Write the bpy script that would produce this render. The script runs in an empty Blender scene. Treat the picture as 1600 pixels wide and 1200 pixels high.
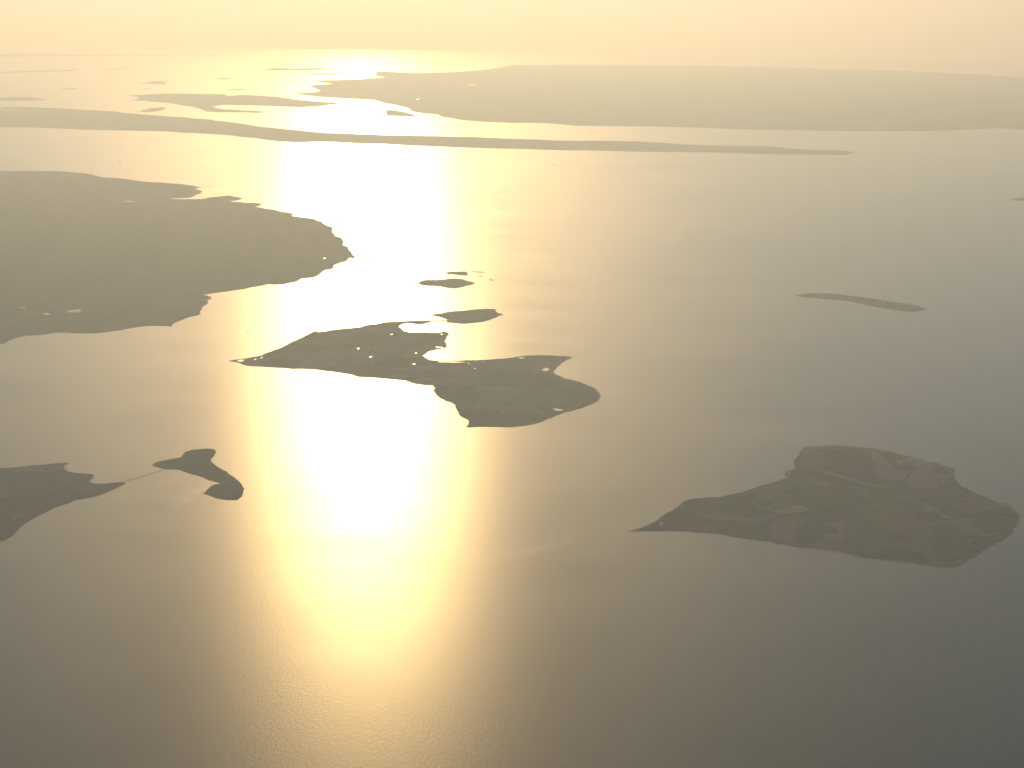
import bpy, math, random
import numpy as np
from mathutils import Vector, Matrix, noise
from mathutils.geometry import delaunay_2d_cdt

random.seed(7)
sc = bpy.context.scene
col = sc.collection
RE = 6371000.0            # the earth is round: the sea falls away to a real horizon

# ------------------------------------------------------------------ camera
CAM_H = 6700.0
cam_data = bpy.data.cameras.new('camera')
cam = bpy.data.objects.new('camera', cam_data); col.objects.link(cam)
cam_data.sensor_width = 36.0
cam_data.lens = 36.0 * 2620.0 / 1600.0
cam_data.clip_start = 10.0
cam_data.clip_end = 2000000.0
cam.location = (0, 0, CAM_H)
cam.matrix_world = (Matrix.Translation((0, 0, CAM_H))
                    @ Matrix.Rotation(math.radians(90 - 13.86), 4, 'X')
                    @ Matrix.Rotation(math.radians(0.7), 4, 'Z'))
sc.camera = cam

# ------------------------------------------------------------------ light
SUN_EL, SUN_AZ = math.radians(14.6), math.radians(-5.2)      # azimuth from +Y, clockwise
world = bpy.data.worlds.new('World'); sc.world = world; world.use_nodes = True
wn = world.node_tree; wn.nodes.clear()
wo = wn.nodes.new('ShaderNodeOutputWorld'); wb = wn.nodes.new('ShaderNodeBackground')
sky = wn.nodes.new('ShaderNodeTexSky'); sky.sky_type = 'NISHITA'; sky.sun_disc = False
sky.sun_elevation = SUN_EL; sky.sun_rotation = SUN_AZ
sky.altitude = 500; sky.air_density = 1.0; sky.dust_density = 0.6; sky.ozone_density = 3.0
wb.inputs['Strength'].default_value = 0.15
wn.links.new(sky.outputs[0], wb.inputs['Color']); wn.links.new(wb.outputs[0], wo.inputs['Surface'])

sl = bpy.data.lights.new('sun', 'SUN'); sun = bpy.data.objects.new('sun', sl); col.objects.link(sun)
sl.energy = 4.5; sl.angle = math.radians(0.53); sl.color = (1.0, 0.715, 0.325)
sdir = Vector((math.sin(SUN_AZ) * math.cos(SUN_EL), math.cos(SUN_AZ) * math.cos(SUN_EL), math.sin(SUN_EL)))
sun.rotation_euler = sdir.to_track_quat('Z', 'Y').to_euler()
sun.location = (0, 0, 20000)

vs = sc.view_settings
vs.view_transform = 'Standard'; vs.look = 'None'; vs.exposure = -1.06; vs.gamma = 1.0; vs.use_curve_mapping = False
sc.cycles.max_bounces = 8
sc.cycles.volume_bounces = 2

# ------------------------------------------------------------------ traced shores, metres east / north of the point below the camera
SHORE = {
 'lolland': [(-17915,58405),(-17046,58482),(-15793,58387),(-14879,57854),(-14279,57205),(-13820,56656),(-13225,56419),(-12678,55896),(-11726,55421),(-10910,55035),(-10396,54539),(-10091,54122),(-10275,53668),(-9884,53102),(-9834,52602),(-9911,51938),(-9977,51450),(-10276,51265),(-10605,51143),(-10234,51048),(-9855,51112),(-9489,51254),(-9365,51663),(-9100,51847),(-8886,52109),(-8637,51807),(-8371,51510),(-8439,50953),(-8638,50626),(-8074,50368),(-7788,50393),(-7572,50109),(-7692,49504),(-7376,49166),(-7038,48907),(-6749,48435),(-6510,48315),(-6319,47984),(-6357,47571),(-5954,47268),(-5618,47031),(-5313,46404),(-5155,45782),(-4902,45063),(-4727,43895),(-4358,42583),(-4126,41543),(-3963,40845),(-3867,40165),(-3969,40254),(-4087,39578),(-4230,39196),(-4203,38653),(-4376,38463),(-4444,37761),(-4549,37415),(-4769,37316),(-4845,36897),(-5057,36558),(-5256,36465),(-5408,36536),(-5583,36285),(-5869,35874),(-6231,35543),(-6504,35299),(-6599,35143),(-6438,35004),(-6360,34714),(-6350,34283),(-6379,33859),(-6344,33449),(-6283,33050),(-6425,32778),(-6527,32449),(-6603,32191),(-6615,31816),(-6689,31812),(-6904,31831),(-7033,31855),(-7143,31787),(-7252,31719),(-7347,31592),(-7489,31403),(-7749,31209),(-7901,31082),(-8200,31066),(-8522,31138),(-8694,31099),(-8929,30851),(-9151,30782),(-9279,30602),(-9340,30201),(-9407,30031),(-10018,29034),(-11657,28000),(-14814,28603),(-21856,37575),(-26180,51660),(-23076,57358),(-20149,58421)],
 'fejo': [(-5030,28872),(-4893,29008),(-4736,29093),(-4560,29285),(-4492,29367),(-4365,29693),(-4236,30026),(-4119,30478),(-3992,30886),(-3907,31183),(-3839,31425),(-3812,31517),(-3779,31549),(-3729,31431),(-3580,31530),(-3416,31721),(-3179,31827),(-2977,31931),(-2872,32154),(-2657,32293),(-2484,32493),(-2234,32540),(-2048,32615),(-1796,32649),(-1644,32671),(-1614,32571),(-1729,32348),(-1838,32278),(-1970,32365),(-2097,32389),(-2179,32289),(-2227,32068),(-2160,31825),(-2083,31586),(-1979,31502),(-1734,31516),(-1487,31501),(-1364,31508),(-1393,31597),(-1320,31631),(-1241,31485),(-1232,31278),(-1254,30925),(-1281,30694),(-1232,30527),(-1211,30304),(-1224,30192),(-1325,30077),(-1438,29961),(-1526,29848),(-1572,29630),(-1623,29495),(-1567,29314),(-1466,29138),(-1315,29069),(-1144,29078),(-918,29116),(-633,29158),(-349,29251),(-178,29312),(-6,29400),(133,29513),(249,29599),(574,29644),(863,29607),(1036,29564),(1079,29487),(1029,29353),(933,29192),(845,28881),(758,28527),(708,28279),(770,28090),(874,27857),(1012,27724),(1160,27592),(1270,27368),(1370,27192),(1423,26972),(1455,26754),(1445,26537),(1403,26322),(1323,26149),(1181,25935),(1020,25723),(863,25554),(707,25348),(552,25106),(450,24908),(301,24750),(154,24667),(-41,24584),(-235,24612),(-479,24600),(-653,24555),(-692,24590),(-659,24780),(-653,24933),(-717,25084),(-813,25274),(-865,25631),(-894,25874),(-973,26077),(-1081,26197),(-1171,26363),(-1258,26660),(-1287,27056),(-1328,27234),(-1445,27228),(-1611,27311),(-1786,27532),(-2008,27613),(-2176,27675),(-2398,27734),(-2619,27770),(-2720,27907),(-2860,27995),(-3094,28127),(-3327,28237),(-3446,28304),(-3615,28320),(-3835,28309),(-4103,28393),(-4357,28454),(-4527,28470),(-4713,28586),(-4856,28780)],
 'skalo': [(-1672,33226),(-1575,33365),(-1447,33406),(-1375,33546),(-1261,33621),(-1067,33701),(-874,33850),(-679,33931),(-481,33979),(-335,33919),(-360,33746),(-318,33578),(-226,33449),(-186,33385),(-276,33246),(-350,33010),(-463,32808),(-587,32607),(-775,32500),(-999,32392),(-1127,32447),(-1281,32501),(-1327,32691),(-1265,32727),(-1334,32852),(-1430,33009),(-1524,33102)],
 'rago': [(-2127,36874),(-2087,37164),(-1978,37296),(-1762,37311),(-1591,37364),(-1481,37497),(-1309,37551),(-1161,37478),(-1038,37236),(-920,37162),(-844,36962),(-911,36795),(-1020,36626),(-1127,36419),(-1276,36251),(-1434,36320),(-1581,36468),(-1755,36552),(-1940,36564),(-2059,36676)],
 'kalv': [(-1559,38351),(-1444,38447),(-1296,38458),(-1119,38514),(-1070,38342),(-1016,37998),(-1132,37947),(-1325,38019),(-1433,38142),(-1512,37920),(-1521,38135)],
 'skerry_a': [(-1028,38433),(-896,38530),(-746,38488),(-625,38374),(-744,38365),(-894,38425)],
 'skerry_b': [(-837,37925),(-764,37913),(-688,37798),(-777,37826)],
 'skerry_c': [(-581,37493),(-493,37482),(-419,37337),(-506,37340)],
 'vejro': [(6140,35955),(6349,36123),(6653,36261),(6864,36261),(7123,36141),(7370,35968),(7617,35811),(7857,35626),(8089,35419),(8257,35248),(8432,35115),(8556,34943),(8615,34733),(8704,34598),(8616,34451),(8474,34301),(8292,34206),(8108,34276),(7943,34438),(7778,34602),(7610,34768),(7394,35040),(7237,35285),(7057,35419),(6806,35550),(6546,35643),(6349,35704),(6228,35809)],
 'femo': [(1465,19739),(1532,19791),(1617,19857),(1721,19974),(1830,20130),(1908,20287),(1986,20447),(2097,20584),(2181,20775),(2266,20970),(2362,21084),(2510,21132),(2727,21183),(2911,21304),(3097,21425),(3298,21636),(3497,21821),(3682,22008),(3807,22134),(3787,22286),(3833,22412),(3959,22527),(4007,22608),(4002,22799),(4028,22962),(4121,23196),(4191,23399),(4244,23606),(4305,23695),(4485,23755),(4729,23801),(4960,23777),(5184,23719),(5353,23624),(5516,23512),(5663,23334),(5819,23209),(5997,22987),(6171,22770),(6240,22615),(6242,22552),(6166,22393),(6146,22208),(6126,22026),(6134,21819),(6221,21589),(6333,21366),(6442,21146),(6548,20985),(6545,20768),(6519,20424),(6449,20266),(6340,20058),(6234,19830),(6114,19630),(5977,19480),(5822,19285),(5677,19094),(5512,18905),(5400,18766),(5289,18629),(5184,18571),(5047,18565),(4909,18615),(4735,18674),(4560,18734),(4345,18793),(4172,18876),(4007,19006),(3870,19093),(3686,19144),(3575,19174),(3361,19283),(3183,19394),(3072,19438),(2923,19492),(2773,19546),(2700,19592),(2568,19672),(2437,19703),(2243,19745),(2007,19760),(1767,19739),(1608,19733)],
 'asko': [(-7034,22112),(-6873,22165),(-6681,22266),(-6478,22337),(-6319,22406),(-6195,22443),(-6156,22397),(-6202,22301),(-6145,22116),(-6052,21997),(-5933,21941),(-5791,21901),(-5677,21860),(-5657,21711),(-5664,21563),(-5571,21464),(-5426,21469),(-5309,21518),(-5197,21551),(-5160,21465),(-5201,21347),(-5271,21173),(-5350,20973),(-5444,20844),(-5555,20785),(-5648,20727),(-5708,20575),(-5825,20397),(-5893,20198),(-5960,20002),(-6011,19760),(-6019,19512),(-6027,19270),(-6069,19150),(-6124,19078),(-6406,18520),(-7214,18274),(-8304,19145),(-8882,21208),(-8046,21981)],
 'lilleo': [(-4999,22365),(-4958,22509),(-4885,22591),(-4767,22677),(-4663,22746),(-4677,22909),(-4657,23042),(-4585,23145),(-4457,23201),(-4323,23223),(-4247,23159),(-4215,23027),(-4213,22862),(-4227,22731),(-4202,22540),(-4112,22385),(-3978,22172),(-3854,21963),(-3733,21757),(-3618,21526),(-3539,21297),(-3529,21127),(-3535,20903),(-3553,20806),(-3685,20801),(-3821,20865),(-3970,20998),(-4052,21079),(-4026,21164),(-4014,21336),(-3971,21482),(-3891,21515),(-3992,21599),(-4093,21683),(-4175,21799),(-4278,21885),(-4376,21942),(-4462,22030),(-4541,22119),(-4620,22162),(-4731,22142),(-4831,22200),(-4930,22289)],
 'langeland': [(-27336,89791),(-27189,90438),(-25838,90500),(-25531,90013),(-24804,89844),(-23459,89243),(-22559,88349),(-21852,88192),(-20874,87580),(-20176,86706),(-19385,86099),(-17837,84917),(-15942,83388),(-14830,82461),(-14011,81315),(-13065,80224),(-12088,78787),(-11052,77788),(-10042,76818),(-9383,76187),(-8734,75567),(-7253,75070),(-5792,74584),(-4369,74441),(-2945,74136),(-1820,74127),(-690,73629),(-130,73383),(1258,73098),(2635,72818),(4028,73022),(5405,72909),(6193,72400),(6971,71900),(8014,71448),(9358,71350),(10721,71408),(11388,70478),(12634,69948),(13673,69822),(13995,69169),(13454,67994),(12789,67895),(11512,67976),(10192,67784),(8950,68147),(7665,68237),(6364,68191),(5065,68148),(3782,68385),(2481,68348),(1184,68452),(-117,68701),(-1689,68920),(-2748,69213),(-3816,69510),(-4621,69699),(-5453,70184),(-6534,70347),(-7653,70811),(-8217,71047),(-8958,70498),(-9809,70851),(-11099,72258),(-12715,73694),(-14269,74521),(-15859,75371),(-17329,75550),(-18807,75734),(-20385,76275),(-21937,76650),(-23398,76674),(-29959,78660),(-37844,82933),(-42172,92567),(-32958,91269)],
 'tasinge': [(-23301,101988),(-22629,102436),(-21409,104038),(-19820,103939),(-18616,103784),(-17855,103912),(-17211,101936),(-16791,103388),(-15737,102873),(-14413,101738),(-12956,99370),(-11636,97723),(-10242,96753),(-9955,95045),(-10752,93224),(-11654,91991),(-12784,92622),(-14273,93212),(-15176,93349),(-16253,93462),(-16451,91787),(-15460,89835),(-14346,89238),(-13247,88652),(-12947,88204),(-13394,87410),(-14115,87787),(-15249,87623),(-16143,87983),(-16709,90167),(-17547,91895),(-18483,93128),(-19434,94691),(-20202,95453),(-21152,96508),(-22206,96658),(-21900,98250),(-22136,99494)],
 'thuro': [(-19599,87506),(-19468,89519),(-19239,90850),(-18858,91169),(-18531,89907),(-18506,88144),(-18840,87365)],
 'west_isle': [(-31970,97833),(-29833,98101),(-29479,98787),(-28489,99242),(-27688,98383),(-26763,96633),(-27373,95945),(-29118,95721),(-31020,94891)],
 'funen': [(-13523,104677),(-13432,106152),(-12656,107045),(-12511,108606),(-13770,113269),(-13785,115920),(-13246,116952),(-12785,117988),(-14539,121532),(-14629,123063),(-13327,123888),(-11598,125374),(-10859,127790),(-10003,129165),(-10865,132576),(-11666,140451),(-11003,142119),(-8639,138476),(-6618,139777),(-4607,142585),(-2557,147950),(-369,161665),(3348,165416),(5872,166579),(12271,168581),(18593,168506),(24772,167494),(30504,164457),(36321,162824),(38576,159472),(41874,156096),(44688,149740),(49758,140130),(49374,119765),(37742,91179),(30422,85058),(24890,82679),(23917,83681),(21588,82018),(19445,80832),(17573,80669),(15043,80203),(12915,80199),(12008,80228),(10503,80346),(9059,81063),(7535,81192),(6008,81327),(2924,81210),(2327,81917),(1407,82586),(-156,82538),(-1731,83121),(-2704,84035),(-3748,86093),(-3984,87688),(-4858,88505),(-5659,90619),(-5979,92939),(-6543,94499),(-7471,96351),(-8048,98980),(-9265,100026),(-10883,101033),(-11742,101876),(-12698,103414)],
 'sun_isle': [(-6925,90151),(-6662,91226),(-6251,90264),(-5520,88395),(-4884,86599),(-5375,86059),(-6535,86334)],
 'far_a': [(-29133,108275),(-28783,108967),(-27912,108777),(-28032,107650),(-28697,107551)],
 'far_b': [(-25923,115904),(-25611,117084),(-25414,120355),(-24281,118573),(-23837,114893),(-24765,115185)],
 'far_c': [(-24276,108471),(-23980,109561),(-23315,109348),(-23482,108206)],
 'far_d': [(-40466,133472),(-39103,135732),(-37205,138187),(-35825,139913),(-35608,137035),(-37580,133932),(-39900,131592),(-43683,131046)],
 'far_e': [(-34673,140583),(-33641,142954),(-32459,143674),(-32649,140981)],
 'far_f': [(-21868,124187),(-21635,126118),(-20870,124939),(-21148,123257)],
 'far_g': [(-18710,109421),(-18155,110575),(-17105,109713),(-17721,108411)],
 'far_h': [(-21413,143863),(-20698,146473),(-18429,145940),(-17056,148325),(-15549,144657),(-17380,141835),(-19851,140445)],
 'far_i': [(-16957,134222),(-15707,136540),(-14568,135486),(-13520,137805),(-13873,133700),(-15754,132589)],
 'right_isle': [(15830,53519),(16123,53967),(16478,54262),(17410,54459),(17143,53592),(16243,53322)],
 'horizon_coast': [(-67165,167722),(-57381,176450),(-51551,179237),(-46104,181659),(-42094,185029),(-35846,188715),(-27527,189960),(-36521,192286),(-43670,191986),(-58896,194677),(-77344,193263)],
}
# ponds: land, centre x, y, half width, half depth
PONDS = [('lolland',-9974,33444,64,107),('lolland',-9316,32844,81,97),('lolland',-8840,33183,127,198),('lolland',-11590,50300,160,164),('lolland',-10592,38229,36,69),('langeland',-26333,87779,641,286),('fejo',-4805,28883,67,75),('fejo',-4562,28999,18,49),('fejo',-4468,29133,18,50),('fejo',-2821,29966,18,45),('fejo',-2540,29287,22,37),('fejo',-1747,29647,18,28),('fejo',-1729,28766,29,20),('fejo',-650,28450,21,19),('fejo',-774,28878,22,20),('fejo',-516,29020,22,16),('fejo',-1356,31329,19,37),('fejo',-1353,30174,58,44),('fejo',-2304,31251,23,18),('fejo',166,29367,63,41),('fejo',734,25668,76,70),('fejo',588,28468,55,123),('fejo',-1083,28968,226,35),('fejo',177,28971,11,16),('lolland',-4569,40066,26,57),('funen',-2829,117949,529,276),('funen',198,124872,470,317),('funen',-5761,100168,74,285),('funen',25365,105987,213,217),('femo',1902,20031,20,63),('femo',3856,22335,40,54)]
FIELDS = [('brown',[(4045,20142),(4234,20201),(4170,19821),(4153,19649),(4089,19477),(4028,19403),(3963,19520),(3873,19541),(3962,20088)]),
 ('dark',[(3836,20628),(4031,20610),(3857,19540),(3611,19293),(3494,19335),(3549,19772),(3728,20180)]),
 ('pale',[(5411,21074),(5459,20994),(5518,20752),(5592,20516),(5685,20363),(5434,20405),(5343,20506),(5373,20773)]),
 ('dark',[(5338,23419),(5485,23326),(5485,23029),(5487,22707),(5388,22671),(5374,23024)]),
 ('pale',[(5263,23551),(5329,23419),(5367,22991),(5393,22608),(5550,22427),(5388,22023),(5235,22046),(5130,22132),(5069,22436),(5190,22757),(5152,23013)]),
 ('deep',[(4678,23524),(5069,23610),(5230,23482),(5143,23013),(5172,22756),(5051,22436),(5146,22042),(4957,22064),(4504,22567),(4460,22724)]),
 ('red',[(4068,23094),(4242,23368),(4548,23315),(4457,22755),(4353,22529),(4075,22579)]),
 ('brown',[(5740,23106),(5974,22857),(6170,22549),(6073,22235),(5976,21990),(5769,21715),(5510,21645),(5389,21874),(5579,22397)]),
 ('green',[(5181,21601),(5472,21556),(5919,21692),(6067,21728),(6119,21527),(5867,21345),(5457,21271),(5201,21345)]),
 ('pale',[(4276,22494),(4469,22378),(4685,22113),(4896,21852),(5082,21743),(5017,21681),(4802,21819),(4573,22077),(4363,22281)]),
 ('green',[(4164,20045),(4409,20106),(4627,20064),(4570,19568),(4454,19092),(4218,18992),(4082,19078),(4139,19455)]),
 ('deep',[(5261,20090),(5567,20153),(5616,19904),(5566,19464),(5413,18992),(5235,18716),(5048,18753),(5112,19398)]),
 ('brown',[(4561,19377),(4854,19365),(5037,19348),(4988,19206),(4666,19217),(4515,19234)]),
 ('dark',[(4516,19095),(4940,19065),(4976,18706),(4778,18698),(4549,18823)]),
 ('olive',[(3357,21323),(3602,21591),(3801,21542),(3683,20810),(3449,20586),(3166,20681),(3143,21006)]),
 ('pale',[(2444,20439),(2645,20474),(3029,20281),(3019,20203),(2687,20138),(2428,20282)]),
 ('olive',[(2592,20160),(2924,20097),(2897,19648),(2738,19642),(2597,19784)]),
 ('brown',[(3329,20113),(3565,20072),(3478,19430),(3202,19467),(3236,19809)]),
 ('dark',[(3042,19900),(3320,20266),(3541,20537),(3291,19960),(3060,19802)]),
 ('green',[(3780,22073),(4023,22266),(4156,22211),(4255,21973),(4018,21609),(3811,21717),(3620,21826)]),
 ('pale',[(4066,22207),(4223,22092),(4339,21858),(4342,21681),(4161,21732),(4079,21965)]),
 ('brown',[(5635,20361),(5671,20056),(5661,19468),(5660,19232),(5588,19370),(5603,19854)]),
 ('deep',[(5891,20528),(6166,20752),(6405,20656),(6429,20394),(6198,19928),(5899,19767),(5818,20062)]),
 ('olive',[(6022,21352),(6271,21139),(6446,20981),(6452,20765),(6203,20889),(5945,20797),(5881,21067)]),
 ('olive',[(4534,20900),(4895,21025),(5209,20928),(5194,20499),(4855,20226),(4489,20262)]),
 ('green',[(3939,21548),(4223,21502),(4536,21344),(4522,21009),(4167,20722),(3877,20872)])]
FARMS = {'femo': [(3925,22432),(4811,22440),(3561,20148),(3965,20241),(3569,19896),(5279,21124),(5196,19887),(5627,19490),(5370,19036),(6021,21992),(4502,23584),(2218,20723),(6360,20469),(6311,20441),(5385,21553),(4702,19744),(4749,21468)], 'fejo': [(-3625,30849),(-3272,30811),(-3284,30133),(-1218,28669),(-541,27004),(-831,26126),(-2216,30027),(-2411,28959),(-2,27953),(320,26959),(996,27218),(610,26624),(-1444,28262),(-1075,27338)], 'lolland': [(-14000,55496),(-5256,45587),(-6409,40968),(-6723,44030),(-9162,36540),(-11035,39767),(-11777,38333),(-8398,37931),(-7540,40490),(-9205,32300),(-14580,53037)], 'asko': [(-6590,22037),(-6219,19929),(-6197,21309)], 'skalo': [(-858,33243),(-1015,32904)], 'vejro': [(7894,35149),(6707,35768)]}
SHIPS = [(-5053,31267),(-16684,68872),(-14504,61688),(16846,61588),(1445,62394),(-3073,59239)]
CAUSEWAY = {'skalo': [(-1692,32604),(-1542,32665),(-1416,32698),(-1277,32720)], 'lilleo': [(-5221,21506),(-5162,21626),(-5075,21704),(-4984,21842),(-4891,21982),(-4809,22092),(-4743,22203)]}
# ruffled / smooth streaks: path, half widths, ruffled?
SLICKS = [([(1489,19740),(1206,19631),(965,19525),(725,19396),(502,19151),(254,18957),(-51,18787),(-426,18617),(-682,18454)],60,160,1),
 ([(-3891,21515),(-4026,21307),(-4200,21101),(-4365,20872),(-4505,20540)],30,150,1),
 ([(-4039,21051),(-4168,20935),(-4275,20711),(-4354,20280)],30,140,1),
 ([(-4358,21943),(-4534,21725),(-4684,21484),(-4839,21133)],40,160,1),
 ([(-4980,22318),(-5115,22004),(-5221,21698)],30,80,1),
 ([(-20,16021),(131,15926),(325,15849),(554,15906),(909,15851)],60,110,0)]

# ------------------------------------------------------------------ helpers
def sea_z(x, y):
    r2 = x * x + y * y
    return -r2 / (RE + math.sqrt(RE * RE - r2))

def new_obj(name, verts, faces, mat, parent=None, smooth=False):
    me = bpy.data.meshes.new(name)
    me.from_pydata(verts, [], faces); me.update()
    if mat: me.materials.append(mat)
    if smooth:
        me.polygons.foreach_set('use_smooth', [True] * len(me.polygons))
    o = bpy.data.objects.new(name, me); col.objects.link(o)
    if parent is not None: o.parent = parent
    return o

def tag(o, label=None, cat=None, group=None, kind=None):
    if label: o['label'] = label
    if cat: o['category'] = cat
    if group: o['group'] = group
    if kind: o['kind'] = kind
    return o

def mat(name):
    m = bpy.data.materials.new(name); m.use_nodes = True
    nt = m.node_tree; b = nt.nodes['Principled BSDF']
    return m, nt, b

def node(nt, t, **kw):
    n = nt.nodes.new(t)
    for k, v in kw.items():
        if k in n.inputs: n.inputs[k].default_value = v
        else: setattr(n, k, v)
    return n

def ramp(nt, stops):
    r = nt.nodes.new('ShaderNodeValToRGB'); e = r.color_ramp.elements
    while len(e) < len(stops): e.new(0.5)
    for q, (p, c) in zip(e, stops): q.position = p; q.color = (*c, 1)
    return r

# ------------------------------------------------------------------ materials
def water_material(name='sea_water', rough=0.30, wide=0.54, mix=0.45, base=(0.010, 0.022, 0.028)):
    """sea surface: the facets of the waves are spread about the level (Beckmann), most of them nearly flat, some steep"""
    m = bpy.data.materials.new(name); m.use_nodes = True
    nt = m.node_tree; nt.nodes.clear()
    out = node(nt, 'ShaderNodeOutputMaterial')
    tc = node(nt, 'ShaderNodeTexCoord')
    # wind patches: the sea is rougher in some kilometres than in others
    mp = node(nt, 'ShaderNodeMapping'); mp.inputs['Scale'].default_value = (1 / 9000, 1 / 2600, 1 / 9000); mp.inputs['Rotation'].default_value = (0, 0, 0.5)
    nt.links.new(tc.outputs['Object'], mp.inputs[0])
    n1 = node(nt, 'ShaderNodeTexNoise', Scale=1.0, Detail=9.0, Roughness=0.62, Distortion=1.4)
    nt.links.new(mp.outputs[0], n1.inputs['Vector'])
    def spread_of(r, d):
        mr = node(nt, 'ShaderNodeMapRange'); mr.inputs['From Min'].default_value = 0.3; mr.inputs['From Max'].default_value = 0.7
        mr.inputs['To Min'].default_value = r - d; mr.inputs['To Max'].default_value = r + d
        nt.links.new(n1.outputs['Fac'], mr.inputs['Value'])
        return mr.outputs[0]
    # wave groups, some tens of metres
    mp2 = node(nt, 'ShaderNodeMapping'); mp2.inputs['Scale'].default_value = (1 / 20, 1 / 44, 1 / 20); mp2.inputs['Rotation'].default_value = (0, 0, -0.35)
    nt.links.new(tc.outputs['Object'], mp2.inputs[0])
    n2 = node(nt, 'ShaderNodeTexNoise', Scale=1.0, Detail=3.0, Roughness=0.6)
    nt.links.new(mp2.outputs[0], n2.inputs['Vector'])
    bp = node(nt, 'ShaderNodeBump', Strength=0.9, Distance=0.85)
    # the true normal of the globe, so that the big quads of the cap do not show in the glint
    ge = node(nt, 'ShaderNodeNewGeometry'); ad = node(nt, 'ShaderNodeVectorMath', operation='ADD'); ad.inputs[1].default_value = (0, 0, RE)
    nm = node(nt, 'ShaderNodeVectorMath', operation='NORMALIZE')
    nt.links.new(ge.outputs['Position'], ad.inputs[0]); nt.links.new(ad.outputs[0], nm.inputs[0]); nt.links.new(nm.outputs[0], bp.inputs['Normal'])
    nt.links.new(n2.outputs['Fac'], bp.inputs['Height'])
    gl = []
    for r, d in ((rough, 0.013), (wide, 0.05)):
        g = node(nt, 'ShaderNodeBsdfAnisotropic'); g.distribution = 'BECKMANN'; g.inputs['Color'].default_value = (1, 1, 1, 1)
        nt.links.new(spread_of(r, d), g.inputs['Roughness']); nt.links.new(bp.outputs[0], g.inputs['Normal']); gl.append(g)
    mg = node(nt, 'ShaderNodeMixShader'); mg.inputs[0].default_value = mix
    nt.links.new(gl[0].outputs[0], mg.inputs[1]); nt.links.new(gl[1].outputs[0], mg.inputs[2])
    df = node(nt, 'ShaderNodeBsdfDiffuse'); df.inputs['Color'].default_value = (*base, 1)
    fr = node(nt, 'ShaderNodeFresnel'); fr.inputs['IOR'].default_value = 1.36; nt.links.new(bp.outputs[0], fr.inputs['Normal'])
    ms = node(nt, 'ShaderNodeMixShader'); nt.links.new(fr.outputs[0], ms.inputs[0])
    nt.links.new(df.outputs[0], ms.inputs[1]); nt.links.new(mg.outputs[0], ms.inputs[2]); nt.links.new(ms.outputs[0], out.inputs['Surface'])
    return m

def land_material(name, stops, cell, dark=1.0):
    """farmland too far off to tell the plots apart: cells of crop and tilled soil"""
    m, nt, b = mat(name)
    tc = node(nt, 'ShaderNodeTexCoord')
    mp = node(nt, 'ShaderNodeMapping'); mp.inputs['Rotation'].default_value = (0, 0, 0.4)
    mp.inputs['Scale'].default_value = (1 / cell, 1 / (cell * 1.7), 1 / cell)
    nt.links.new(tc.outputs['Object'], mp.inputs[0])
    v = node(nt, 'ShaderNodeTexVoronoi', Scale=1.0); v.distance = 'CHEBYCHEV'
    nt.links.new(mp.outputs[0], v.inputs['Vector'])
    sx = node(nt, 'ShaderNodeSeparateColor'); nt.links.new(v.outputs['Color'], sx.inputs[0])
    r = ramp(nt, stops); r.color_ramp.interpolation = 'CONSTANT'
    nt.links.new(sx.outputs[0], r.inputs[0])
    nz = node(nt, 'ShaderNodeTexNoise', Scale=1 / 300.0, Detail=5.0)
    nt.links.new(tc.outputs['Object'], nz.inputs['Vector'])
    mx = node(nt, 'ShaderNodeMix'); mx.data_type = 'RGBA'; mx.blend_type = 'MULTIPLY'; mx.inputs[0].default_value = 0.7
    rr = ramp(nt, [(0.3, (0.6, 0.6, 0.6)), (0.7, (1.25, 1.25, 1.2))])
    nt.links.new(nz.outputs['Fac'], rr.inputs[0])
    nt.links.new(r.outputs[0], mx.inputs[6]); nt.links.new(rr.outputs[0], mx.inputs[7])
    nt.links.new(mx.outputs[2], b.inputs['Base Color'])
    b.inputs['Roughness'].default_value = 1.0; b.inputs['Specular IOR Level'].default_value = 0.05
    return m

FIELD = {'green': (0.038, 0.060, 0.044), 'olive': (0.056, 0.069, 0.050), 'brown': (0.096, 0.088, 0.082), 'red': (0.090, 0.074, 0.068),
         'dark': (0.030, 0.037, 0.038), 'deep': (0.022, 0.030, 0.036), 'pale': (0.128, 0.122, 0.114)}
def field_material(k):
    m, nt, b = mat('field_' + k)
    c = FIELD[k]
    tc = node(nt, 'ShaderNodeTexCoord')
    oi = node(nt, 'ShaderNodeObjectInfo')
    mp = node(nt, 'ShaderNodeMapping'); mp.inputs['Scale'].default_value = (1 / 70, 1 / 260, 1 / 70); mp.inputs['Rotation'].default_value = (0, 0, 0.6)
    nt.links.new(tc.outputs['Object'], mp.inputs[0])
    nz = node(nt, 'ShaderNodeTexNoise', Scale=1.0, Detail=5.0, Roughness=0.65)
    nt.links.new(mp.outputs[0], nz.inputs['Vector'])
    r = ramp(nt, [(0.25, tuple(v * 0.72 for v in c)), (0.75, tuple(v * 1.3 for v in c))])
    nt.links.new(nz.outputs['Fac'], r.inputs[0])
    hs = node(nt, 'ShaderNodeHueSaturation')
    mr = node(nt, 'ShaderNodeMapRange'); mr.inputs['To Min'].default_value = 0.75; mr.inputs['To Max'].default_value = 1.25
    nt.links.new(oi.outputs['Random'], mr.inputs['Value']); nt.links.new(mr.outputs[0], hs.inputs['Value'])
    nt.links.new(r.outputs[0], hs.inputs['Color']); nt.links.new(hs.outputs[0], b.inputs['Base Color'])
    b.inputs['Roughness'].default_value = 1.0; b.inputs['Specular IOR Level'].default_value = 0.05
    return m

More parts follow.
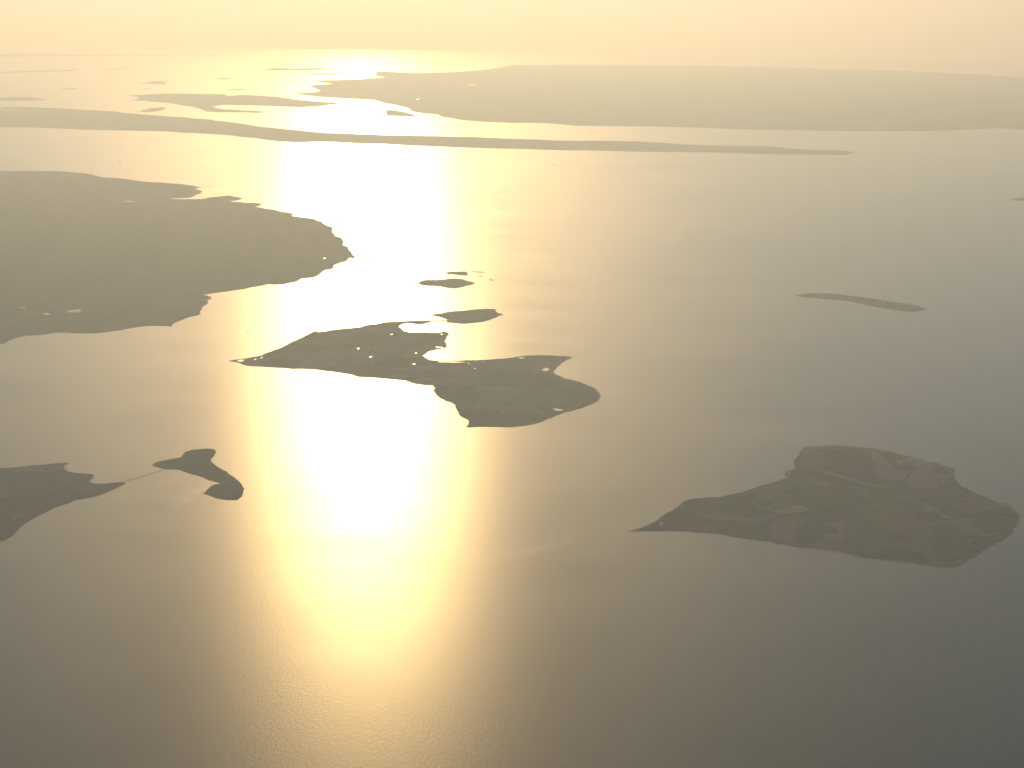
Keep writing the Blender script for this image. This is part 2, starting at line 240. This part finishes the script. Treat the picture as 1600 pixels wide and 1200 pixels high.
def plain(name, c, rough=0.8, spec=0.2, var=0.25, scale=0.2):
    m, nt, b = mat(name)
    tc = node(nt, 'ShaderNodeTexCoord')
    nz = node(nt, 'ShaderNodeTexNoise', Scale=scale, Detail=4.0)
    nt.links.new(tc.outputs['Object'], nz.inputs['Vector'])
    r = ramp(nt, [(0.3, tuple(v * (1 - var) for v in c)), (0.7, tuple(min(1, v * (1 + var)) for v in c))])
    nt.links.new(nz.outputs['Fac'], r.inputs[0]); nt.links.new(r.outputs[0], b.inputs['Base Color'])
    b.inputs['Roughness'].default_value = rough; b.inputs['Specular IOR Level'].default_value = spec
    return m

M_sea = water_material()
M_pond = water_material('pond_water', rough=0.27, wide=0.42, base=(0.02, 0.03, 0.03))
STOPS = [(0.0, (0.040, 0.052, 0.036)), (0.28, (0.056, 0.062, 0.044)), (0.5, (0.034, 0.043, 0.036)), (0.68, (0.070, 0.066, 0.056)), (0.86, (0.048, 0.058, 0.042))]
M_land = land_material('island_farmland', STOPS, 320.0)
M_far = land_material('far_farmland', STOPS, 900.0)
M_field = {k: field_material(k) for k in FIELD}
M_wood = plain('woodland', (0.030, 0.042, 0.022), 1.0, 0.05, 0.4, 0.02)
M_wall = plain('white_render', (0.70, 0.68, 0.64), 0.8)
M_roof = plain('grey_sheet_roof', (0.26, 0.26, 0.27), 0.6, 0.4)
M_tile = plain('red_tile_roof', (0.30, 0.10, 0.06), 0.7)
M_stone = plain('causeway_stone', (0.18, 0.16, 0.13), 0.95, 0.1)
M_hull = plain('dark_hull_paint', (0.03, 0.035, 0.05), 0.5, 0.4)
M_super = plain('white_ship_paint', (0.75, 0.75, 0.74), 0.5, 0.4)
M_shade = plain('dark_glass', (0.02, 0.025, 0.03), 0.15, 0.5)

# ------------------------------------------------------------------ the sea: a cap of the globe
NR, NA = 170, 288
radii = [0.0] + [330000.0 * ((i + 1) / NR) ** 1.15 for i in range(NR)]
V = [(0, 0, 0)]; Fc = []
for i in range(1, NR + 1):
    for j in range(NA):
        a = 2 * math.pi * j / NA
        x, y = radii[i] * math.sin(a), radii[i] * math.cos(a)
        V.append((x, y, sea_z(x, y)))
for j in range(NA): Fc.append((0, 1 + (j + 1) % NA, 1 + j))
for i in range(NR - 1):
    for j in range(NA):
        a = 1 + i * NA + j; b_ = 1 + i * NA + (j + 1) % NA
        Fc.append((a, b_, b_ + NA, a + NA))
sea = new_obj('water', V, Fc, M_sea, smooth=True)
tag(sea, 'calm open sea with a broad path of low sunlight across it', 'sea', kind='structure')

# streaks where wind and current ruffle the surface differently: soft-edged films on the sea
def slick_material(name, r1, r2):
    # the sea's own surface at the rim of the film, its ripples turning to r1 / r2 towards the middle
    m = water_material(name); nt = m.node_tree
    at = node(nt, 'ShaderNodeAttribute', attribute_name='cover')
    tc = node(nt, 'ShaderNodeTexCoord'); nz = node(nt, 'ShaderNodeTexNoise', Scale=1 / 220.0, Detail=5.0); nt.links.new(tc.outputs['Object'], nz.inputs['Vector'])
    mr = node(nt, 'ShaderNodeMapRange'); mr.inputs['From Min'].default_value = 0.35; mr.inputs['From Max'].default_value = 0.65
    mr.inputs['To Min'].default_value = 0.2; nt.links.new(nz.outputs['Fac'], mr.inputs['Value'])
    mu = node(nt, 'ShaderNodeMath', operation='MULTIPLY'); nt.links.new(at.outputs['Fac'], mu.inputs[0]); nt.links.new(mr.outputs[0], mu.inputs[1])
    for b, r in zip([n for n in nt.nodes if n.bl_idname == 'ShaderNodeBsdfAnisotropic'], (r1, r2)):
        mx = node(nt, 'ShaderNodeMix'); mx.data_type = 'FLOAT'; nt.links.new(mu.outputs[0], mx.inputs[0]); mx.inputs[3].default_value = r
        if b.inputs['Roughness'].is_linked: nt.links.new(b.inputs['Roughness'].links[0].from_socket, mx.inputs[2])
        else: mx.inputs[2].default_value = b.inputs['Roughness'].default_value
        nt.links.new(mx.outputs[0], b.inputs['Roughness'])
    return m
M_ruffled = slick_material('ruffled_water', 0.318, 0.52)
M_smooth = slick_material('smooth_water', 0.27, 0.46)
def slick(pts, w0, w1, material, lift):
    # resample, then a strip of seven rails with cover fading to the edges and ends
    P = [Vector(p) for p in pts]; Q = []
    for i in range(len(P) - 1):
        p0, p1, p2, p3 = P[max(0, i - 1)], P[i], P[i + 1], P[min(len(P) - 1, i + 2)]
        for k in range(6):
            t = k / 6
            Q.append(0.5 * ((2 * p1) + (p2 - p0) * t + (2 * p0 - 5 * p1 + 4 * p2 - p3) * t * t + (3 * p1 - p0 - 3 * p2 + p3) * t ** 3))
    Q.append(P[-1]); n = len(Q); V = []; Fs = []; cov = []
    rails = [(-1, 0), (-.6, .35), (-.25, .85), (0, 1), (.25, .85), (.6, .35), (1, 0)]
    for i, q in enumerate(Q):
        d = (Q[min(n - 1, i + 1)] - Q[max(0, i - 1)]).normalized(); nn = Vector((-d.y, d.x)); u = i / (n - 1)
        w = w0 + (w1 - w0) * u; e = min(1, u * 6, (1 - u) * 2.5)
        for off, c in rails:
            x, y = q.x + nn.x * off * w, q.y + nn.y * off * w
            V.append((x, y, sea_z(x, y) + lift)); cov.append(c * e)
    for i in range(n - 1):
        for j in range(6):
            a = i * 7 + j; Fs.append((a, a + 7, a + 8, a + 1))
    o = new_obj('slick', V, Fs, material, sea, smooth=True)
    at = o.data.attributes.new('cover', 'FLOAT', 'POINT'); at.data.foreach_set('value', cov)
    return o
for i, (pts, w0, w1, k) in enumerate(SLICKS): slick(pts, w0 * 1.5, w1 * 1.5, M_ruffled if k else M_smooth, 0.35 + 0.06 * i)

# ------------------------------------------------------------------ land
def roughen(pts, amp, minlen, seed):
    """break straight traced stretches into an uneven shoreline"""
    rnd = random.Random(seed); p = list(pts)
    for _ in range(6):
        q = []; grew = False
        for i in range(len(p)):
            a, b = p[i], p[(i + 1) % len(p)]
            q.append(a)
            dx, dy = b[0] - a[0], b[1] - a[1]; L = math.hypot(dx, dy)
            if L > minlen:
                k = rnd.uniform(-amp, amp) * min(1.0, 1200.0 / L); t = rnd.uniform(0.4, 0.6)
                q.append((a[0] + dx * t - dy * k, a[1] + dy * t + dx * k)); grew = True
        p = q
        if not grew: break
    return p

def inside_mask(P, poly):
    x, y = P[:, 0], P[:, 1]; c = np.zeros(len(P), bool)
    n = len(poly)
    for i in range(n):
        x1, y1 = poly[i]; x2, y2 = poly[(i + 1) % n]
        m = ((y1 > y) != (y2 > y))
        if y1 != y2:
            c ^= m & (x < (x2 - x1) * (y - y1) / (y2 - y1) + x1)
    return c

def shore_dist(P, poly):
    A = np.array(poly); B = np.roll(A, -1, 0); D = B - A; L2 = (D ** 2).sum(1) + 1e-9
    out = np.full(len(P), 1e12)
    for i in range(len(A)):
        w = P - A[i]; t = np.clip((w @ D[i]) / L2[i], 0, 1)
        q = w - t[:, None] * D[i]
        out = np.minimum(out, (q ** 2).sum(1))
    return np.sqrt(out)

LAND = {}
class Land:
    def __init__(s, key, poly, hmax, rise):
        s.key, s.poly, s.hmax, s.rise = key, poly, hmax, rise
    def heights(s, P):
        d = shore_dist(P, s.poly)
        t = np.clip(d / s.rise, 0, 1); t = t * t * (3 - 2 * t)
        n = np.array([noise.fractal(Vector((x / 1500.0, y / 1500.0, 3.1)), 1.0, 2.0, 3) for x, y in P])
        ins = inside_mask(P, s.poly)
        h = 1.2 + t * s.hmax * (0.55 + 0.45 * np.clip(n, -1, 1))
        return np.where(ins & (d > 1e-3), h, 1.2)
    def z(s, x, y):
        return sea_z(x, y) + float(s.heights(np.array([(x, y)]))[0])

def fill(poly, step, seed, holes_ok=True):
    """triangles inside a polygon with extra points on a jittered grid"""
    rnd = random.Random(seed)
    A = np.array(poly); lo, hi = A.min(0), A.max(0)
    gx = np.arange(lo[0], hi[0], step); gy = np.arange(lo[1], hi[1], step)
    G = np.array([(x + rnd.uniform(-.3, .3) * step, y + rnd.uniform(-.3, .3) * step) for x in gx for y in gy]) if len(gx) * len(gy) else np.zeros((0, 2))
    if len(G):
        G = G[inside_mask(G, poly)]
    if len(G):
        G = G[shore_dist(G, poly) > step * 0.3]
    n = len(poly)
    pts = [Vector(p) for p in poly] + [Vector(p) for p in G]
    ed = [(i, (i + 1) % n) for i in range(n)]
    vo, _, fo, _, _, _ = delaunay_2d_cdt(pts, ed, [list(range(n))], 1, 0.01)
    P = np.array([(v.x, v.y) for v in vo])
    fs = [tuple(f) for f in fo]
    # keep triangles truly inside, facing up
    out = []
    if fs:
        cen = np.array([P[list(f)].mean(0) for f in fs]); ok = inside_mask(cen, poly)
        for f, k in zip(fs, ok):
            if not k: continue
            a, b, c = P[f[0]], P[f[1]], P[f[2]]
            ar = (b[0] - a[0]) * (c[1] - a[1]) - (b[1] - a[1]) * (c[0] - a[0])
            if abs(ar) < 1e-6: continue
            out.append(f if ar > 0 else f[::-1])
    return P, out

def make_land(key, name, label, cat, step, hmax, rise, material, amp=0.10, minlen=None, group=None):
    pts = SHORE[key]
    cx = sum(p[0] for p in pts) / len(pts); cy = sum(p[1] for p in pts) / len(pts)
    poly = roughen(pts, amp, minlen or step * 0.6, sum(map(ord, key)))
    L = Land(key, poly, hmax, rise); LAND[key] = L
    P, fs = fill(poly, step, 5)
    h = L.heights(P)
    zc = sea_z(cx, cy)
    V = [(x - cx, y - cy, sea_z(x, y) + hh - zc) for (x, y), hh in zip(P, h)]
    # bank down into the water all round
    n0 = len(V); n = len(poly)
    base = len(V)
    A = sum(poly[i][0] * poly[(i + 1) % n][1] - poly[(i + 1) % n][0] * poly[i][1] for i in range(n))
    for x, y in poly: V.append((x - cx, y - cy, sea_z(x, y) + 1.2 - zc))
    for x, y in poly: V.append((x - cx, y - cy, sea_z(x, y) - 6 - zc))
    for i in range(n):
        j = (i + 1) % n
        f = (base + i, base + n + i, base + n + j, base + j)
        fs.append(f if A > 0 else f[::-1])
    o = new_obj(name, V, fs, material)
    o.location = (cx, cy, zc)
    L.obj = o; L.org = (cx, cy, zc)
    tag(o, label, cat, group)
    return L

def drape(L, name, poly, lift, material, step, kind=None, canopy=0.0):
    """a sheet lying on the land, a part of that land"""
    P, fs = fill(poly, step, 11)
    if not fs: return None
    keep = inside_mask(P, L.poly)
    fs = [f for f in fs if all(keep[i] for i in f)]
    if not fs: return None
    h = L.heights(P) + lift
    if canopy:
        e = shore_dist(P, poly)
        h = h + np.array([canopy * (0.55 + 0.9 * noise.noise(Vector((x / 23.0, y / 23.0, 1.7)))) * (1.0 if d > 1 else 0.0) for (x, y), d in zip(P, e)])
    cx, cy, zc = L.org
    V = [(x - cx, y - cy, sea_z(x, y) + hh - zc) for (x, y), hh in zip(P, h)]
    used = sorted({i for f in fs for i in f}); mp = {u: i for i, u in enumerate(used)}
    o = new_obj(name, [V[u] for u in used], [tuple(mp[i] for i in f) for f in fs], material, L.obj)
    if kind: o['kind'] = kind
    return o

make_land('lolland', 'headland', 'broad dark farmland headland with ragged points jutting into the sunlit water', 'headland', 330, 16, 500, M_land, minlen=170)
make_land('fejo', 'island', 'two-lobed island with bays, lying across the path of sunlight', 'island', 170, 10, 300, M_land, minlen=90)
make_land('skalo', 'island', 'small leaf-shaped islet joined by a causeway to the two-lobed island', 'island', 110, 5, 200, M_land, minlen=70)
make_land('rago', 'island', 'small oval island with a pointed end in the edge of the sun glint', 'island', 110, 4, 200, M_land, minlen=80)
make_land('kalv', 'island', 'tiny ragged islet beside the small oval island', 'island', 80, 2, 150, M_land, minlen=50)
make_land('skerry_a', 'skerry', 'long thin skerry trailing off the tiny ragged islet', 'skerry', 60, 1, 80, M_land, minlen=40)
make_land('skerry_b', 'skerry', 'shortest low skerry between two other skerries', 'skerry', 60, 1, 80, M_land, minlen=40)
make_land('skerry_c', 'skerry', 'outermost low skerry, farthest from the tiny ragged islet', 'skerry', 60, 1, 80, M_land, minlen=40)
make_land('vejro', 'island', 'long narrow island alone in open grey water', 'island', 130, 7, 200, M_land, minlen=90)
make_land('femo', 'island', 'large green island with patchwork fields and a long pointed spit', 'island', 120, 17, 350, M_land, minlen=70)
make_land('asko', 'island', 'dark grey island with pointed tongues, linked by a thin dam to a hooked islet', 'island', 140, 8, 250, M_land, minlen=80)
make_land('lilleo', 'island', 'hook-shaped islet at the end of the thin dam, beside the sun glint', 'island', 110, 6, 180, M_land, minlen=70)
make_land('langeland', 'island', 'very long thin island stretching across the whole bay in haze', 'island', 1000, 40, 1500, M_far, minlen=600)
make_land('tasinge', 'island', 'hazy distant island with a forked end in front of the glare', 'island', 1100, 40, 1500, M_far, minlen=700)
make_land('thuro', 'island', 'small tapering hazy islet just behind the very long thin island', 'island', 500, 15, 600, M_far, minlen=300)
make_land('west_isle', 'island', 'low lens-shaped hazy island beyond the very long thin island', 'island', 700, 25, 900, M_far, minlen=400)
make_land('funen', 'mainland', 'wide flat mainland fading into haze below the horizon', 'mainland', 2600, 12, 4000, M_far, minlen=1500)
make_land('sun_isle', 'island', 'small islet off the mainland shore within the white glare', 'island', 500, 12, 600, M_far, minlen=300)
make_land('far_a', 'island', 'faint sliver of island beyond the lens-shaped hazy island', 'island', 300, 15, 500, M_far, minlen=250)
FARS = {'far_b': 'faint humped islet in haze beyond the forked island', 'far_c': 'faint short sliver of land between the humped islet and the forked island',
        'far_d': 'long faint streak of land near the far coast on the horizon', 'far_e': 'short faint streak of land off the end of the long faint streak',
        'far_f': 'tiny faint islet in pale water well beyond the forked island', 'far_g': 'faint lozenge islet just behind the hazy forked island',
        'far_h': 'faint flat island where the sun path meets the horizon', 'far_i': 'faint sliver in white glare off the tip of the mainland'}
for k, txt in FARS.items():
    make_land(k, 'island', txt, 'island', 700, 20, 700, M_far, minlen=500, group='faint islets near the horizon')
make_land('right_isle', 'island', 'low island at the edge of the grey water, its point showing', 'island', 250, 6, 300, M_land, minlen=200)
make_land('horizon_coast', 'coast', 'faint far coast lying along the horizon', 'coast', 4000, 60, 5000, M_far, minlen=3000)

# ------------------------------------------------------------------ fields on the two nearer islands
def half(poly, p, n):
    out = []; m = len(poly)
    for i in range(m):
        a, b = poly[i], poly[(i + 1) % m]
        da = (a[0] - p[0]) * n[0] + (a[1] - p[1]) * n[1]; db = (b[0] - p[0]) * n[0] + (b[1] - p[1]) * n[1]
        if da >= 0: out.append(a)
        if (da >= 0) != (db >= 0):
            t = da / (da - db); out.append((a[0] + (b[0] - a[0]) * t, a[1] + (b[1] - a[1]) * t))
    return out
def area(p): return 0.5 * sum(p[i][0] * p[(i + 1) % len(p)][1] - p[(i + 1) % len(p)][0] * p[i][1] for i in range(len(p)))
def split(poly, target, ang, rnd, out):
    a = abs(area(poly))
    if a < target * rnd.uniform(0.8, 2.2) or len(poly) < 4:
        out.append(poly); return
    c, s = math.cos(ang), math.sin(ang)
    u = [x * c + y * s for x, y in poly]; v = [-x * s + y * c for x, y in poly]
    if (max(u) - min(u)) > (max(v) - min(v)) * rnd.uniform(0.7, 1.6): k, lo, hi = 0, min(u), max(u)
    else: k, lo, hi = 1, min(v), max(v)
    t = lo + (hi - lo) * rnd.uniform(0.36, 0.64)
    th = ang + (0 if k == 0 else math.pi / 2) + rnd.uniform(-.12, .12)
    n = (math.cos(th), math.sin(th)); mu = ((min(u) + max(u)) / 2, (min(v) + max(v)) / 2)
    q = (t, mu[1]) if k == 0 else (mu[0], t)
    p = (q[0] * c - q[1] * s, q[0] * s + q[1] * c)
    for sg in (1, -1):
        h = half(poly, p, (n[0] * sg, n[1] * sg))
        if len(h) >= 3: split(h, target, ang, rnd, out)
def shrink(poly, d):
    if area(poly) < 0: poly = poly[::-1]
    n = len(poly); out = []
    for i in range(n):
        a, b, c = poly[i - 1], poly[i], poly[(i + 1) % n]
        n1 = Vector((-(b[1] - a[1]), b[0] - a[0])); n2 = Vector((-(c[1] - b[1]), c[0] - b[0]))
        if n1.length < 1e-6 or n2.length < 1e-6: continue
        m = (n1.normalized() + n2.normalized())
        if m.length < 0.3: m = n1.normalized()
        m = m.normalized() * d
        out.append((b[0] + m.x, b[1] + m.y))
    return out

def parcel(key, target, ang, seed, step, weights, gap=7.0):
    L = LAND[key]; rnd = random.Random(seed); cells = []
    split(SHORE[key], target, ang, rnd, cells)
    for c in cells:
        if abs(area(c)) < target * 0.12: continue
        c = shrink(c, gap)
        if len(c) < 3: continue
        k = rnd.choices(list(weights), list(weights.values()))[0]
        drape(L, 'field', c, 1.0, M_field[k], step)

parcel('femo', 260000.0, 0.35, 3, 150, {'green': 3, 'olive': 3, 'brown': 2, 'dark': 3, 'deep': 2, 'pale': 1, 'red': 1})
for k, c in FIELDS:
    drape(LAND['femo'], 'field', roughen(c, 0.04, 160, len(c)), 2.2, M_field[k], 130)
parcel('fejo', 420000.0, -0.2, 5, 220, {'green': 3, 'olive': 3, 'brown': 2, 'dark': 3, 'deep': 1, 'pale': 1})
parcel('asko', 330000.0, 0.6, 8, 200, {'green': 3, 'olive': 2, 'brown': 1, 'dark': 3, 'deep': 2})
parcel('lilleo', 260000.0, 0.9, 9, 180, {'green': 3, 'olive': 2, 'brown': 1, 'dark': 3})
parcel('vejro', 300000.0, 0.2, 4, 200, {'green': 3, 'olive': 2, 'dark': 3})
parcel('skalo', 260000.0, 0.1, 4, 200, {'green': 3, 'olive': 2, 'dark': 3})

# strips of sand and shingle along parts of the shores
M_sand = plain('beach_sand', (0.30, 0.26, 0.19), 0.95, 0.1, 0.25, 0.01)
def beach(key, wmax, seed):
    L = LAND[key]; poly = L.poly if area(L.poly) > 0 else L.poly[::-1]
    n = len(poly); ins = []; wid = []
    for i, b in enumerate(poly):
        a, c = poly[i - 1], poly[(i + 1) % n]
        d = Vector((c[0] - a[0], c[1] - a[1]))
        d = d.normalized() if d.length > 1e-6 else Vector((1, 0))
        w = wmax * max(0.0, noise.noise(Vector((b[0] / 900.0, b[1] / 900.0, seed))) + 0.12) * 1.8
        wid.append(w); ins.append((b[0] - d.y * w, b[1] + d.x * w))
    ok = inside_mask(np.array(ins), poly)
    cx, cy, zc = L.org; run = []
    def flush():
        if len(run) < 4: return
        V = []; Fs = []
        for i in run:
            x, y = poly[i]; V.append((x - cx, y - cy, sea_z(x, y) + 1.7 - zc))
            x, y = ins[i]; V.append((x - cx, y - cy, sea_z(x, y) + 1.7 + 0.05 * wid[i] + L.hmax * 0.02 - zc))
        for k in range(len(run) - 1): Fs.append((2 * k, 2 * k + 2, 2 * k + 3, 2 * k + 1))
        new_obj('beach', V, Fs, M_sand, L.obj)
    for i in range(n):
        if wid[i] > 1.0 and ok[i]: run.append(i)
        else:
            flush(); run = []
    flush()
for q, (key, w) in enumerate((('femo', 26), ('fejo', 34), ('asko', 24), ('lilleo', 26), ('vejro', 30), ('skalo', 40), ('rago', 40), ('lolland', 45))): beach(key, w, q * 3.3)

# woods and belts of trees, each a mass of crowns that reads as one dark patch
def blob(x, y, rx, ry, ang, seed, n=22):
    rnd = random.Random(seed); out = []
    ph = [rnd.uniform(0, 6.28) for _ in range(4)]
    for i in range(n):
        a = 2 * math.pi * i / n
        r = 1 + 0.16 * math.sin(2 * a + ph[0]) + 0.12 * math.sin(3 * a + ph[1]) + 0.08 * math.sin(5 * a + ph[2]) + rnd.uniform(-.06, .06)
        u, v = rx * r * math.cos(a), ry * r * math.sin(a)
        out.append((x + u * math.cos(ang) - v * math.sin(ang), y + u * math.sin(ang) + v * math.cos(ang)))
    return out
rw = random.Random(21)
for key, n, smin, smax in (('femo', 16, 60, 210), ('fejo', 14, 60, 220), ('lolland', 40, 120, 600), ('asko', 4, 60, 160), ('vejro', 3, 50, 110)):
    L = LAND[key]; A = np.array(L.poly); lo, hi = A.min(0), A.max(0); k = 0; tries = 0
    while k < n and tries < 2000:
        tries += 1
        p = (rw.uniform(lo[0], hi[0]), rw.uniform(lo[1], hi[1]))
        P = np.array([p])
        if not inside_mask(P, L.poly)[0]: continue
        d = shore_dist(P, L.poly)[0]
        s = rw.uniform(smin, smax)
        if d < s * 0.9: continue
        drape(L, 'wood', blob(p[0], p[1], s, s * rw.uniform(0.35, 0.8), rw.uniform(0, 3), k), 2.6, M_wood, 26 if key != 'lolland' else 60, 'stuff', 11.0)
        k += 1

# ponds and lagoons: water lying in the low ground
for i, (key, x, y, rx, ry) in enumerate(PONDS):
    L = LAND[key]
    o = drape(L, 'pond', blob(x, y, rx, ry, 0, 100 + i, 18), 16.0 if key == 'funen' else 4.5, M_pond, max(rx, ry))

# ------------------------------------------------------------------ causeways
def ribbon(name, pts, w, top, material, label, cat):
    cx, cy = pts[0]; zc = sea_z(cx, cy); V = []; Fs = []
    for i, (x, y) in enumerate(pts):
        a = pts[max(0, i - 1)]; b = pts[min(len(pts) - 1, i + 1)]
        d = Vector((b[0] - a[0], b[1] - a[1])).normalized(); n = Vector((-d.y, d.x)); z = sea_z(x, y)
        for off, h in ((-w * 1.1, -4), (-w * 0.5, top), (w * 0.5, top), (w * 1.1, -4)):
            V.append((x + n.x * off - cx, y + n.y * off - cy, z + h - zc))
    for i in range(len(pts) - 1):
        for j in range(3):
            a = i * 4 + j; Fs.append((a, a + 4, a + 5, a + 1))
    o = new_obj(name, V, Fs, material); o.location = (cx, cy, zc)
    return tag(o, label, cat)
ribbon('causeway', CAUSEWAY['skalo'], 60, 2.2, M_stone, 'short low causeway from the two-lobed island to the leaf-shaped islet', 'causeway')
ribbon('causeway', CAUSEWAY['lilleo'], 9, 1.8, M_stone, 'thin dark dam curving over shallow water to the hook-shaped islet', 'causeway')

# ------------------------------------------------------------------ farms
def box(x0, x1, y0, y1, z0, z1):
    v = [(x, y, z) for z in (z0, z1) for x, y in ((x0, y0), (x1, y0), (x1, y1), (x0, y1))]
    f = [(3, 2, 1, 0), (4, 5, 6, 7), (0, 1, 5, 4), (1, 2, 6, 5), (2, 3, 7, 6), (3, 0, 4, 7)]
    return v, f
def join(parts):
    V = []; Fs = []
    for v, f in parts:
        b = len(V); V += v; Fs += [tuple(i + b for i in q) for q in f]
    return V, Fs
def gable(x0, x1, y0, y1, z0, h, t=0.35, over=0.7):
    xm = (x0 + x1) / 2; a = y0 - over; b = y1 + over; X0, X1 = x0 - over, x1 + over
    v = [(X0, a, z0), (xm, a, z0 + h), (X1, a, z0), (X0, b, z0), (xm, b, z0 + h), (X1, b, z0),
         (X0, a, z0 - t), (xm, a, z0 + h - t * 1.4), (X1, a, z0 - t), (X0, b, z0 - t), (xm, b, z0 + h - t * 1.4), (X1, b, z0 - t)]
    f = [(0, 1, 4, 3), (1, 2, 5, 4), (6, 9, 10, 7), (7, 10, 11, 8), (0, 6, 7, 1), (1, 7, 8, 2), (3, 4, 10, 9), (4, 5, 11, 10), (0, 3, 9, 6), (2, 8, 11, 5)]
    return v, f
def pent(x0, x1, y0, y1, z0, z1, h):
    xm = (x0 + x1) / 2
    v = [(x0, y0, z0), (x1, y0, z0), (x1, y0, z1), (xm, y0, z1 + h), (x0, y0, z1), (x0, y1, z0), (x1, y1, z0), (x1, y1, z1), (xm, y1, z1 + h), (x0, y1, z1)]
    f = [(0, 1, 2, 3, 4), (9, 8, 7, 6, 5), (0, 5, 6, 1), (1, 6, 7, 2), (0, 4, 9, 5), (2, 7, 8, 3), (3, 8, 9, 4)]
    return v, f
def farm_proto():
    root = bpy.data.objects.new('farmhouse', None); root.empty_display_size = 5
    col.objects.link(root)
    # dwelling and two barn wings round a yard
    new_obj('wall', *pent(-6, 6, -22, 22, -4, 4.2, 5.5), M_wall, root)
    new_obj('roof', *gable(-6, 6, -22, 22, 4.35, 5.5), M_roof, root)
    v, f = pent(-7, 7, -17, 17, -4, 4.0, 5); sw = lambda p: (24 + p[1], -20 + p[0], p[2])
    new_obj('wing', [sw(p) for p in v], [q[::-1] for q in f], M_wall, root)
    v, f = gable(-7, 7, -17, 17, 4.15, 5)
    new_obj('wing_roof', [sw(p) for p in v], [q[::-1] for q in f], M_tile, root)
    for yy in (-15, -5, 5, 15):
        new_obj('window', *box(6.0, 6.15, yy - 1, yy + 1, 1.0, 2.6), M_shade, root)
    new_obj('chimney', *box(-0.6, 0.6, 9, 10.2, 8, 11.4), M_tile, root)
    return root
FARM_TXT = {'femo': 'white farm with grey roof on the patchwork island with the long spit', 'fejo': 'white farm with grey roof on the two-lobed island',
            'lolland': 'white farm with grey roof on the broad dark headland', 'asko': 'white farm with grey roof on the dark island with pointed tongues',
            'skalo': 'white farm with grey roof on the leaf-shaped islet', 'vejro': 'white farm with grey roof on the long narrow island'}
FARM_OWN = {('femo', 0): 'white harbour building beside the shore pool of the patchwork island', ('femo', 11): 'white farm on the narrow neck of the long pointed spit',
            ('fejo', 0): 'white farm nearest the pointed tip of the two-lobed island', ('lolland', 1): 'white farm behind the outermost point of the broad dark headland',
            ('asko', 0): 'white farm on the upper tongue of the dark island with pointed tongues'}
proto = None; rf = random.Random(4)
for key, pts in FARMS.items():
    L = LAND[key]
    for (x, y) in pts:
        if proto is None:
            proto = o = farm_proto()
        else:
            o = proto.copy(); col.objects.link(o)
            for ch in proto.children:
                c = ch.copy(); col.objects.link(c); c.parent = o
        hh = float(L.heights(np.array([(x, y)]))[0])
        o.location = (x, y, sea_z(x, y) + hh + 4.0)
        o.rotation_euler = (0, 0, rf.uniform(-0.5, 0.5) + (math.pi / 2 if rf.random() < .6 else 0))
        tag(o, FARM_OWN.get((key, pts.index((x, y))), FARM_TXT[key]), 'farm', 'farms on the islands')

# ------------------------------------------------------------------ ships
def ship_proto():
    root = bpy.data.objects.new('ferry', None); col.objects.link(root)
    prof = [(-26, 5.2), (-22, 6.0), (-8, 6.4), (8, 6.4), (18, 5.0), (24, 2.2), (27, 0.2)]
    V = []; Fs = []
    for x, w in prof:
        for s in (-1, 1):
            V.append((x - 1.0, s * w * 0.75, -1.5)); V.append((x, s * w, 3.4 + max(0, x - 12) * 0.08))
    n = len(prof)
    for i in range(n - 1):
        a = i * 4; b = a + 4
        Fs += [(a, b, b + 1, a + 1), (a + 2, a + 3, b + 3, b + 2), (a + 1, b + 1, b + 3, a + 3), (a, a + 2, b + 2, b)]
    Fs += [(0, 1, 3, 2), ((n - 1) * 4, (n - 1) * 4 + 2, (n - 1) * 4 + 3, (n - 1) * 4 + 1)]
    new_obj('hull', V, Fs, M_hull, root)
    new_obj('deckhouse', *join([box(-16, 6, -4.6, 4.6, 3.45, 6.4), box(-12, 4, -4.0, 4.0, 6.4, 8.8)]), M_super, root)
    new_obj('bridge', *box(2, 8.5, -5.4, 5.4, 8.81, 11.4), M_super, root)
    new_obj('bridge_window', *box(8.5, 8.62, -4.8, 4.8, 9.6, 10.8), M_shade, root)
    new_obj('funnel', *box(-9, -6, -1.2, 1.2, 8.81, 13.2), M_hull, root)
    new_obj('mast', *box(3.8, 4.1, -.15, .15, 11.41, 18), M_super, root)
    return root
SHIP_TXT = ['small ferry in the bright water off the broad dark headland', 'small ship in hazy water in front of the very long thin island', 'small ship between the headland and the very long thin island',
            'small ship alone in grey water towards the far mainland', 'small ship in golden water below the very long thin island', 'small ship at the rim of the white sun glint']
sp = None
for i, (x, y) in enumerate(SHIPS):
    if sp is None: sp = o = ship_proto()
    else:
        o = sp.copy(); col.objects.link(o)
        for ch in sp.children:
            c = ch.copy(); col.objects.link(c); c.parent = o
    s = 1.0 if i == 0 else 2.4
    o.scale = (s, s, s)
    o.location = (x, y, sea_z(x, y)); o.rotation_euler = (0, 0, (0.5, 0.1, 2.9, 0.2, 3.0, 0.05)[i])
    tag(o, SHIP_TXT[i], 'ship', 'ships on the water')

# ------------------------------------------------------------------ haze
hx, hz0, hz1 = 345000.0, -8700.0, 6790.0
v, f = box(-hx, hx, -hx, hx, hz0, hz1)
m = bpy.data.materials.new('haze_air'); m.use_nodes = True
nt = m.node_tree; nt.nodes.clear()
out = nt.nodes.new('ShaderNodeOutputMaterial'); pv = nt.nodes.new('ShaderNodeVolumePrincipled')
# thin blue-scattering air: long paths redden, as they do towards a low sun
pv.inputs['Color'].default_value = (0.70, 0.84, 1.0, 1)
pv.inputs['Absorption Color'].default_value = (1, 1, 1, 1)
pv.inputs['Density'].default_value = 1.65e-5
pv.inputs['Anisotropy'].default_value = 0.54
nt.links.new(pv.outputs[0], out.inputs['Volume'])
hz = new_obj('haze', v, f, m)
tag(hz, 'pale golden haze filling the air over the whole bay', 'haze', kind='stuff')
